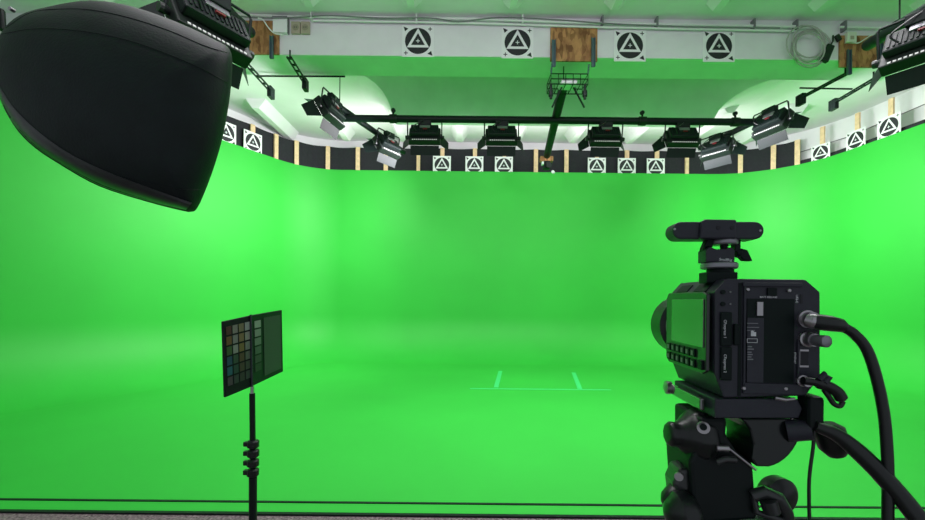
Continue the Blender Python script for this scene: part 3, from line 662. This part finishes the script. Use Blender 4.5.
# ------------------------------------------------------------------ colour chart on its stand
def chart():
    s0 = (P(251.5, 388, 1.62)); root = empty('colour_chart', s0); tag(root, 'open folding colour checker chart with grey card on a black stand', 'chart')
    tl, tr = P(250.5, 316, 1.62) - s0, Vector((0, 0, 0))
    H = .275
    def leaf(px, D, top, bot, name):
        a = P(px, top, D) - s0; b = P(px, bot, D) - s0; return a, b
    A, Bm = P(223.2, 321.5, 1.52) - s0, P(225.5, 397.5, 1.52) - s0
    S1, S2 = P(250.8, 315.5, 1.62) - s0, P(252, 386.5, 1.62) - s0
    E, Eb = P(282, 310, 1.85) - s0, P(283.2, 371.5, 1.85) - s0
    def mk(a, b, c, d, name):   # a top-out, b bottom-out, c top-spine, d bottom-spine
        m = MB(); m.plate(a, b, d, c, .012 if (b - a).cross(c - a).y > 0 else -.012); return m.build(name, BLK, root, bev=.002)
    l = mk(A, Bm, S1, S2, 'left_leaf'); l.name = 'chart_leaf'; r_ = mk(E, Eb, S1, S2, 'chart_leaf')
    def patch(par, a, b, c, d, u0, u1, v0, v1, col, name, mt=None):
        def pt(u, v): return (a.lerp(c, u)).lerp(b.lerp(d, u), v)
        q = [pt(u0, v0), pt(u1, v0), pt(u1, v1), pt(u0, v1)]; n = (q[1] - q[0]).cross(q[3] - q[0]).normalized(); n = n if n.y < 0 else -n
        m = MB(); m.prism([x + n * .0010 for x in q], n * .0012)
        return m.build(name, mt or mat('chart_patch', col, .6), par)
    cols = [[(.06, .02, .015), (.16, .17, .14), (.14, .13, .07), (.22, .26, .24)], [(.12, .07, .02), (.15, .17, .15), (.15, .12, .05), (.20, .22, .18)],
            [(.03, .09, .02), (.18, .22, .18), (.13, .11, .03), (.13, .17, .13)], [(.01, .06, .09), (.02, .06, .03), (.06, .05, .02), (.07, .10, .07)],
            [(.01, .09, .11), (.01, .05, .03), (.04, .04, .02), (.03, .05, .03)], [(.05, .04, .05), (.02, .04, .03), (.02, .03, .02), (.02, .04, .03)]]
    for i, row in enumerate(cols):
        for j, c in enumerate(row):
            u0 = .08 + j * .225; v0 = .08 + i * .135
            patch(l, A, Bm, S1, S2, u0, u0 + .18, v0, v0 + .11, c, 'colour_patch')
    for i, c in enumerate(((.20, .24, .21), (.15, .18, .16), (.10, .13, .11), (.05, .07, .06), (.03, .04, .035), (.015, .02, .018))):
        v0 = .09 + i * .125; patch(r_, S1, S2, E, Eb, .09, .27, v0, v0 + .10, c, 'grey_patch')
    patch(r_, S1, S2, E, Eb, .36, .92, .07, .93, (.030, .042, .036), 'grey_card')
    m = MB(); m.tube([S1 + Vector((.002, -.004, .004)), S2 + Vector((.002, -.004, 0))], .004, 8); m.build('hinge', BODY, root)
    pole = s0 + Vector((0.0, .02, -.0))
    st = empty('chart_stand', (pole.x - .001, pole.y, GF)); tag(st, 'thin black stand pole with ribbed collars holding the colour chart', 'stand')
    top = s0.z - GF - .012; x1 = -.006
    m = MB(); m.tube([(x1 + .012, 0, .1), (0, 0, top - .31)], .0145, 12); m.build('lower_pole', BLK, st)
    m = MB(); m.tube([(0, 0, top - .31), (x1, 0, top - .012)], .0105, 12); m.build('upper_pole', BLK, st)
    m = MB(); m.lathe((x1, 0, top - .03), (0, 0, 1), [(0, .006), (.012, .009), (.02, .007), (.045, .007)], 12); m.build('top_spigot', STEEL, st)
    for zt in (.19, .225, .262, .298):
        m = MB(); m.lathe((0, 0, top - zt - .03), (0, 0, 1), [(0, .015), (.004, .022), (.024, .022), (.03, .016)], 14); m.box((-.035, -.010, top - zt - .024), (-.01, .010, top - zt - .006), bev=.003); m.build('locking_collar', RUB, st)
    for k in range(3):
        a = R(200 + 120 * k); m = MB(); m.tube([(0, 0, .35), (.33 * math.cos(a), .33 * math.sin(a), .01)], .010, 8); m.build('leg', BLK, st)
chart()

# ------------------------------------------------------------------ the cinema camera (local: x right, y away from viewer, z up)
DC = 0.438; S = DC / F; CX, CY = 767.5, 339.0
c0 = P(CX, CY, DC); YAW = -math.atan(39 / 430)
CMx = 0
root = empty('cinema_camera', c0 - Vector((0, 0, 0)), (0, 0, YAW)); camr = root
tag(root, 'boxy charcoal cinema camera with side screen on a tripod at right', 'camera')
CM = Matrix.Translation(c0) @ Matrix.Rotation(YAW, 4, 'Z'); CMI = CM.inverted()
def Lo(px, py, y=0.0): return Vector(((px - CX) * S, y, (CY - py) * S))
def L(px, py, y=0.0):      # point of the plane y in the camera's own frame that lies on that sight line
    o = CMI @ EYE; d = CMI.to_3x3() @ ray(px, py); return o + d * ((y - o.y) / d.y)
prof = [(715, 374), (715, 291.5), (727, 278.6), (806, 279.6), (820.5, 292), (820.5, 377), (806, 396), (724, 398)]
m = MB(); m.prism([L(x, y) for x, y in prof], (0, .115, 0)); body = m.build('housing', BODY, root, bev=.0015)
# back frame and recesses
def pl(x0, y0, x1, y1, d0, d1, name, mt, par=root, bev=0):
    a = L(x0, y1); b = L(x1, y0); m = MB(); m.box((a.x, -d1, a.z), (b.x, -d0, b.z)); return m.build(name, mt, par, bev=bev)
m = MB()
for x0, y0, x1, y1 in ((742, 283, 801, 286.5), (742, 286.5, 745, 392), (796, 340, 798.5, 384), (742, 384, 801, 393)): 
    a = L(x0, y1); b = L(x1, y0); m.box((a.x, -.0025, a.z), (b.x, .001, b.z))
m.build('back_frame', BODY, root, bev=.0006)
pl(737.5, 283, 741.5, 396, 0, .0006, 'panel_groove', BODYD)
pl(746, 299, 794, 382, 0, .0008, 'battery_bay', BODYD)
pl(746, 318, 763, 382, .0008, .0016, 'label_plate', BODY)
m = MB()
for y, x0, x1 in ((323, 745, 757), (327, 745, 758), (330, 745, 754)): a = L(x0 + 1, y + .5); b = L(x1, y); m.box((a.x, -.0019, a.z), (b.x, -.0016, b.z))
for y in (346, 348.4, 351.5, 353.8, 356.2, 358.6): a = L(746.5, y + 1); b = L(747 + 3 + (y * 7) % 3, y); m.box((a.x, -.0019, a.z), (b.x, -.0016, b.z))
m.build('fine_print', mat('dim_print', (.22, .23, .25), .5), root)
m = MB(); a = L(750, 336); b = L(755, 332); m.box((a.x, -.0019, a.z), (b.x, -.0016, b.z)); m.lathe(L(752.5, 332, -.0019), (0, 1, 0), [(0, .0015), (.0003, .0015)], 10); a = L(746, 342.5); b = L(756.5, 338.5)
for x0, z0, x1, z1 in ((a.x, a.z, b.x, a.z + .0004), (a.x, b.z - .0004, b.x, b.z), (a.x, a.z, a.x + .0004, b.z), (b.x - .0004, a.z, b.x, b.z)): m.box((x0, -.0019, z0), (x1, -.0016, z1))
m.build('compliance_mark', INK, root)
pl(755.5, 302, 761.5, 315.5, .0008, .003, 'contact_block', STEEL)
pl(766.5, 288, 776, 295.5, 0, .0022, 'release_button', BODYD, bev=.0005)
text('printed_label', 'BATT RELEASE', .0026, L(768.5, 297.2, -.0006), (R(90), 0, 0), root)
for x, y in ((748.5, 289.5), (790, 290.5), (744.5, 388.5), (786.5, 389)):
    m = MB(); m.lathe(L(x, y, -.003), (0, 1, 0), [(0, .0013), (.0005, .0018), (.003, .0018)], 12); m.build('screw', STEEL, root)
# media doors in the left column
for y0, y1, nm, tp in ((312, 346, 1, 'CFexpress 1'), (347, 380, 2, 'CFexpress 2')):
    d = pl(719.5, y0, 731, y1, 0, .003, 'media_door', BODYD, bev=.0012)
    text('printed_label', tp, .0037, L(725.0, (y0 + y1) / 2 + 0, -.0033), (R(90), R(90), 0), root)
for y in (292, 304):
    m = MB(); m.lathe(L(723.5, y, -.0015), (0, 1, 0), [(0, .0022), (.002, .0026)], 12); m.build('status_light', BODYD, root)
m = MB()
for y in (292, 304): m.lathe(L(730.5, y, -.0008), (0, 1, 0), [(0, .0010), (.001, .0010)], 10)
m.build('icon', DIMINK, root)
pl(732.5, 324, 738, 345, 0, .004, 'side_grip', BODYD, bev=.001)
# right column ports
pl(800, 294.5, 802.5, 303.5, 0, .0005, 'usb_port', SIGNB)
text('printed_label', 'USB-C', .0030, L(796.8, 299, -.0004), (R(90), R(90), 0), root)
m = MB()
a = L(797.5, 367); b = L(808, 349.5)
for x0, z0, x1, z1 in ((a.x, a.z, b.x, a.z + .0018), (a.x, b.z - .0018, b.x, b.z), (a.x, a.z, a.x + .0016, b.z)): m.box((x0, -.0012, z0), (x1, 0, z1))
m.build('ethernet_port_frame', STEEL, root); pl(799, 351, 808, 366, 0, .0006, 'ethernet_port', SIGNB)
text('printed_label', 'ETHERNET', .0024, L(795, 358, -.0004), (R(90), R(90), 0), root)
def ring(px, py, r, dep, name, mt, par=root, inner=True):
    m = MB(); m.lathe(L(px, py, 0), (0, -1, 0), [(0, r * 1.05), (dep * .3, r * 1.05), (dep * .35, r * .85), (dep, r * .85)], 22); return m.build(name, mt, par, smooth=True)
q = ring(806, 319, .0085, .010, 'power_socket', STEEL); ring(806, 339, .0075, .012, 'video_socket', STEEL)
m = MB(); m.lathe(L(812, 340, -.010), (.25, -1, 0), [(0, .0045), (.006, .0058), (.015, .0058), (.016, .004)], 18); m.build('video_socket_cap', GREYM, root, smooth=True)
ring(801.5, 380.5, .0055, .010, 'audio_socket', STEEL)
# side screen panel on the left flank
xs = L(715, 0).x
m = MB(); z0, z1 = L(715, 376).z, L(715, 291.5).z
pr = [(xs, .003, z0 + .004), (xs, .003, z1 - .003), (xs, .012, z1), (xs, .106, z1), (xs, .112, z1 - .006), (xs, .112, z0 + .006), (xs, .104, z0), (xs, .012, z0)]
m.prism(pr, (-.004, 0, 0)); panel = m.build('display_panel', SIDE, root, bev=.0012)
def side(y0, y1, za, zb, d0, d1, name, mt, par): m = MB(); m.box((xs - d1, y0, zb), (xs - d0, y1, za)); return m.build(name, mt, par, bev=.0004)
side(.008, .092, z1 - .008, z0 + .028, .004, .0052, 'screen', SCREEN, panel)
zz = z0 + .022
for rrow in range(2):
    for k in range(6):
        y0 = .026 + k * .0135; m_ = side(y0, y0 + .010, z0 + .0245 - rrow * .0115, z0 + .0155 - rrow * .0115, .004, .0062, 'button', BODYD, panel)
        side(y0 + .003, y0 + .008, z0 + .0225 - rrow * .0115, z0 + .0175 - rrow * .0115, .0062, .0065, 'icon', DIMINK, panel)
side(.008, .017, z0 + .0145, z0 + .0045, .004, .0065, 'button', BODYD, panel)
# slots on the upper left bevel
for a_, b_ in ((.020, .050), (.068, .098)):
    m = MB(); p0 = Lo(717.5, 291.5, a_); p1 = Lo(724.5, 283.5, a_); nrm = Vector((-.6, 0, .6)).normalized() * .0009
    m.plate(p0 + nrm * .2, p1 + nrm * .2, p1 + Vector((0, b_ - a_, 0)) + nrm * .2, p0 + Vector((0, b_ - a_, 0)) + nrm * .2, .0009); m.build('vent_slot', BODYD, root)
# lens
m = MB(); m.lathe(Lo(765, 336, .113), (0, 1, 0), [(0, .030), (.012, .030), (.013, .036), (.04, .038), (.042, .035), (.055, .035), (.058, .043), (.095, .043), (.096, .037)], 40); lens = m.build('lens', RUB, root, smooth=True)
m = MB(); m._lathe(Lo(765, 336, .113), Vector((0, 1, 0)), [(.044, .0345), (.044, .0365), (.053, .0365), (.053, .0345)], 40); m.build('focus_ring', GREYM, lens)
m = MB(); m._lathe(Lo(765, 336, .113), Vector((0, 1, 0)), [(.0965, .0345), (.098, .030), (.098, .001)], 32); m.build('glass', SCREEN, lens)
# top shoe plate belongs to the camera
m = MB(); a = L(707, 283, .02); b = L(738, 272, .02); m.box((a.x, .02, a.z), (b.x, .04, b.z)); m.build('accessory_shoe', BODYD, root, bev=.001)

# cold shoe mount (a separate clamp) and sensor bar
Dm = DC + .04; Sm = Dm / F
mo = P(720.5, 271.5, Dm); mr = empty('tilting_shoe_mount', mo, (0, 0, YAW)); tag(mr, 'small tilting mount with steel rings on top of the cinema camera', 'mount')
def local(o_, px, py, y):
    Mi = (Matrix.Translation(o_) @ Matrix.Rotation(YAW, 4, 'Z')).inverted(); o = Mi @ EYE; d = Mi.to_3x3() @ ray(px, py); return o + d * ((y - o.y) / d.y)
def M(px, py, y=0): return local(mo, px, py, y)
def mlathe(px, py0, py1, r, name, mt, par=mr, bul=0):
    a = M(px, py1); h = (py1 - py0) * Sm; m = MB(); m.lathe(a, (0, 0, 1), [(0, r * .93), (h * .2, r), (h * .8, r), (h, r * .93)], 30); return m.build(name, mt, par, smooth=True)
mlathe(720, 268.5, 275, .0135, 'neck', BODYD); mlathe(719, 263, 269, .0185, 'lower_ring', GREYM)
m = MB(); a = M(706, 263); b = M(734.5, 247); m.prism([M(706, 262, -.010), M(735, 262, -.010), M(735, 250, -.010), M(731, 247, -.010), M(726, 249, -.010), M(716, 249, -.010), M(710, 246.5, -.010), M(706, 250, -.010)], (0, .02, 0)); m.build('yoke', BODY, mr, bev=.001)
text('printed_label', 'SmallRig', .0040, M(725.5, 259.8, -.0103), (R(90), R(4), 0), mr)
m = MB(); m.lathe(M(702.5, 254), (1, 0, 0), [(0, .008), (.003, .0095), (.006, .0095), (.009, .007)], 20); m.build('tilt_knob', BODYD, mr, smooth=True)
m = MB(); m.lathe(M(735, 253), (1, 0, 0), [(0, .005), (.006, .005)], 16); m.prism([M(741, 248, -.004), M(748, 250, -.004), M(753, 261, -.004), M(745, 260.5, -.004), M(740, 256, -.004)], (0, .009, 0)); m.build('locking_lever', BODYD, mr, bev=.001)
m = MB(); m.prism([M(708, 238, -.004), M(703.5, 248, -.004), M(703.5, 256, -.004), M(709, 256, -.004), M(713, 246, -.004), M(716, 238, -.004)], (0, .01, 0)); m.prism([M(736, 238, -.004), M(741, 238, -.004), M(741, 252, -.004), M(735, 252, -.004)], (0, .01, 0)); m.build('side_arm', BODYD, mr, bev=.0008)
mlathe(724, 239.8, 245, .0135, 'upper_ring', GREYM)
m = MB(); m.tube([M(724, 250), M(724, 240)], .004, 10); m.build('stud', BODYD, mr)
bo = P(717, 239, Dm); br = empty('sensor_bar', bo, (0, 0, YAW)); tag(br, 'long rounded black sensor bar on top of the small mount', 'sensor bar')
def Bp(px, py, y=0): return local(bo, px, py, y)
def capsule(x0, x1, yc, h, yy, d):
    rr = h / 2; pts = [(x0 + rr - rr * math.sin(R(a)), yc - rr * math.cos(R(a))) for a in range(0, 181, 15)] + [(x1 - rr + rr * math.sin(R(a)), yc + rr * math.cos(R(a))) for a in range(0, 181, 15)]
    return MB().prism([Bp(x, y, yy) for x, y in pts], (0, d, 0))
capsule(673, 764.5, 230.3, 17.5, -.010, .024).build('housing', BODY, br, bev=.0018)
m = MB(); m.prism([Bp(700, 238.5, -.0145), Bp(737, 238.5, -.0145), Bp(737, 219.5, -.0145), Bp(706, 219, -.0145), Bp(702, 221, -.0145)], (0, .006, 0)); m.build('centre_block', BODY, br, bev=.0018)
for x in (718.5, 732.3):
    m = MB(); m.lathe(Bp(x, 227.5, -.0150), (0, 1, 0), [(0, .0021), (.001, .0025)], 14); m.build('screw_hole', SIGNB, br)
for x, y in ((675, 229), (760.5, 230.5)):
    m = MB(); m.lathe(Bp(x, y, -.0106), (0, 1, 0), [(0, .0011), (.001, .0013)], 12); m.build('screw', STEEL, br)

# ------------------------------------------------------------------ tripod with fluid head
tr = empty('tripod', (c0.x, c0.y, GF), (0, 0, YAW)); tag(tr, 'black tripod with fluid head and large knobs under the cinema camera', 'tripod')
dz = c0.z - GF
def T(px, py, y=0.0): v = L(px, py, y); v.z += dz; return v
def To(px, py, y=0.0): v = Lo(px, py, y); v.z += dz; return v
m = MB(); m.prism([T(715, 418.5), T(715, 399), T(726, 399), T(798, 399), T(803, 409), T(799, 418.5)], (0, .105, 0)); m.build('quick_release_plate', BODY, tr, bev=.0015)
m = MB(); a = To(712, 416); m.box((a.x - .002, .015, a.z), (a.x + .003, .100, a.z + .0125)); m.build('plate_rail', SCREEN, tr, bev=.0015)
m = MB(); m.lathe(To(712, 409, .100), (-1, 0, 0), [(0, .008), (.006, .008), (.008, .004)], 16); m.build('plate_knob', STEEL, tr, smooth=True)
m = MB(); m.tube([T(775, 398, -.004), T(786, 400, -.006), T(794, 399, -.004)], .0018, 8); m.build('plate_lever', STEEL, tr)
m = MB(); pts = [T(742, 419, .006), T(750, 430, .006), T(753.5, 445, .006), T(752, 460, .006), T(757, 467, .006)] + [T(762 + 41 * math.cos(R(a)), 419 + 49 * math.sin(R(a)), .006) for a in range(80, -1, -8)]
m.prism(pts, (0, .055, 0)); m.build('drag_drum', SATIN, tr, bev=.002)
m = MB(); m.prism([T(700, 418, .012), T(728, 418, .012), T(727, 436, .012), T(738, 452, .012), T(754, 464, .012), T(758, 520, .012), T(694, 525, .012), T(690, 462, .012), T(700, 440, .012)], (0, .07, 0)); m.build('head_body', BLK, tr, bev=.004)
m = MB(); m.tube([T(728, 448, .010), T(756, 470, .008)], .0012, 8); m.build('edge_strip', STEEL, tr)
m = MB(); m.lathe(T(716, 448, .008), (1, 0, 0), [(0, .0035), (.012, .0035)], 14); m.build('tilt_brake', STEEL, tr, smooth=True)
m = MB(); m.tube([T(717, 462, .006), T(726, 459, .004), T(735, 460, .006)], .0035, 10); m.build('pan_brake', SIDE, tr, smooth=True)
# large left knob, bell shaped, axis to the left
m = MB(); m.lathe(T(709, 436, .035), (-1, -.1, .05), [(0, .022), (.004, .027), (.014, .030), (.022, .027), (.030, .018), (.036, .0135), (.044, .014), (.047, .010)], 10); kn = m.build('tilt_knob', RUB, tr, smooth=True, bev=.002)
m = MB(); m.lathe(T(703, 427, .008), (-.3, -1, 0), [(0, .0062), (.004, .0062)], 18); m.build('knob_bolt', STEEL, tr, smooth=True)
m = MB(); m.lathe(T(703.3, 427, .002), (-.3, -1, 0), [(0, .0035), (.001, .0035)], 14); m.build('bolt_recess', BODYD, tr)
m = MB(); m.prism([T(680, 470, .02), T(696, 468, .02), T(706, 492, .02), T(704, 505, .02), T(676, 500, .02), T(674, 484, .02)], (0, .03, 0)); m.build('level_housing', SIDE, tr, bev=.004)
m = MB(); m.lathe(T(679, 476, .018), (-.5, -1, 0), [(0, .0045), (.003, .0045)], 16); m.build('bubble_level', STEEL, tr, smooth=True)
for x, y, rr, yy in ((676, 498, .017, .03), (680, 512, .022, .015)):
    m = MB(); m.lathe(T(x + 14, y, yy), (-1, -.1, -.1), [(0, rr * .8), (.006, rr), (.018, rr), (.028, rr * .55), (.031, rr * .2)], 26); m.build('pan_knob', RUB, tr, smooth=True)
m = MB(); m.lathe(T(770, 491, .06), (.25, -1, 0), [(0, .018), (.004, .0205), (.016, .0205), (.021, .014)], 30); m.build('bowl_knob', RUB, tr, smooth=True)
m = MB(); m.tube([T(752, 496, .01), T(764, 492, .008), T(778, 498, .008), T(786, 512, .01), T(790, 530, .012)], .0065, 12); m.tube([T(754, 496, .01), T(756, 512, .008), T(772, 517, .006), T(788, 522, .01)], .0035, 12); m.build('leg_clamp', SIDE, tr, smooth=True)
m = MB(); m.tube([T(768, 500, .004), T(772, 512, .004)], .008, 14); m.build('clamp_lever', SIDE, tr, smooth=True)
m = MB(); m.lathe(T(725, 540, .04), (0, 0, 1), [(0, .050), (.014, .056), (.024, .052), (.03, .045)], 36); m.build('bowl', BODY, tr, smooth=True)
hub = T(725, 545, .04)
for k in range(3):
    a = R(270 + 60 + 120 * k); d = Vector((math.cos(a), math.sin(a), 0)); m = MB(); p0 = hub + d * .04 + Vector((0, 0, -.0)); p1 = hub + d * .42; p1.z = .02 if (p1.y + c0.y) < FY + .0 else .12
    pm_ = p0.lerp(p1, .5); sd = d.cross(Vector((0, 0, 1))) * .02
    m.tube([p0 + sd, pm_ + sd], .009, 10); m.tube([p0 - sd, pm_ - sd], .009, 10); m.tube([p0.lerp(p1, .38), p1], .010, 10); m.build('leg', BLK, tr)
# pan handle assembly at the right
m = MB(); a = T(810, 432, -.008); b = T(826, 397, -.008); m.box((a.x, -.008, a.z), (b.x, .014, b.z)); m.build('handle_bracket', BLK, tr, bev=.004)
m = MB(); m.tube([T(786, 430, .01), T(800, 430, .005), T(812, 430, .0)], [.012, .011, .010], 16); m.lathe(T(798, 412, .02), (0, -1, 0), [(0, .009), (.012, .008)], 16); m.build('handle_rosette', BODY, tr, smooth=True)
m = MB(); m.lathe(T(826, 424, .018), (.35, 0, -1), [(0, .008), (.006, .0145), (.024, .014), (.034, .008)], 18); m.build('handle_knob', RUB, tr, smooth=True)
hp = [T(815, 426, -.008), T(840, 437, -.012), T(870, 463, -.02), T(900, 496, -.03), T(935, 540, -.045)]
m = MB(); m.tube(spline(hp, 6), [.0052 + .0028 * min(1, q / 10) for q in range(25)], 14); m.build('pan_handle', RUB, tr, smooth=True)

# ------------------------------------------------------------------ cables at the camera
bpy.context.view_layer.update()
camr_m = Matrix.Translation(camr.location) @ Euler(camr.rotation_euler).to_matrix().to_4x4()
def wc(px, py, y): return camr_m @ L(px, py, y)
root = empty('power_cable', wc(818, 322, -.012)); tag(root, 'thick black cable looping from the camera back down out of frame', 'cable'); o0 = Vector(root.location)
m = MB(); m.tube([wc(807, 320, -.010) - o0, wc(811, 321, -.0125) - o0, wc(816, 322, -.013) - o0], [.0065, .0075, .007], 18); m.build('metal_collar', STEEL, root, smooth=True)
m = MB(); m.tube([wc(811.5, 321.2, -.013) - o0, wc(818, 322, -.013) - o0, wc(830, 323.5, -.014) - o0, wc(840, 325.5, -.014) - o0, wc(846, 328.5, -.014) - o0], [.0068, .0078, .0078, .0068, .0042], 18); m.build('plug', RUB, root, smooth=True)
m = MB(); m.tube(spline([wc(x, y, -.014 - k * .002) - o0 for k, (x, y) in enumerate(((843, 327), (854, 334), (867, 350), (877, 380), (884, 415), (887, 450), (888, 485), (887.5, 540)))], 8), .0047, 14); m.build('cord', RUB, root, smooth=True)
root = empty('thin_cable', wc(813, 437, .004)); tag(root, 'thin black cable hanging down below the handle bracket', 'cable'); o0 = Vector(root.location)
m = MB(); m.tube(spline([wc(x, y, .004) - o0 for x, y in ((814, 431), (813, 448), (809.5, 475), (809, 500), (810, 540))], 6), .0016, 8); m.build('cord', RUB, root, smooth=True)
root = empty('looped_cable', wc(812, 385, -.012)); tag(root, 'short black cable looped back and strapped below the camera sockets', 'cable'); o0 = Vector(root.location)
m = MB(); m.tube(spline([wc(x, y, -.012) - o0 for x, y in ((803, 380.5), (814, 382), (827, 386), (837, 392), (842, 400))], 6), [.004] * 8 + [.0055] * 16 + [.004], 12)
m.build('cord', RUB, root, smooth=True)
m = MB(); m.tube(spline([wc(x, y, -.011) - o0 for x, y in ((843, 401), (840, 406), (834, 404), (829, 397), (824, 390))], 6), .0024, 10); m.build('loop', RUB, root, smooth=True)
m = MB(); m.tube([wc(819, 380, -.014) - o0, wc(825, 374, -.013) - o0, wc(829, 377, -.013) - o0, wc(824, 383, -.015) - o0], .0030, 10); m.build('strap', BODY, root, smooth=True)
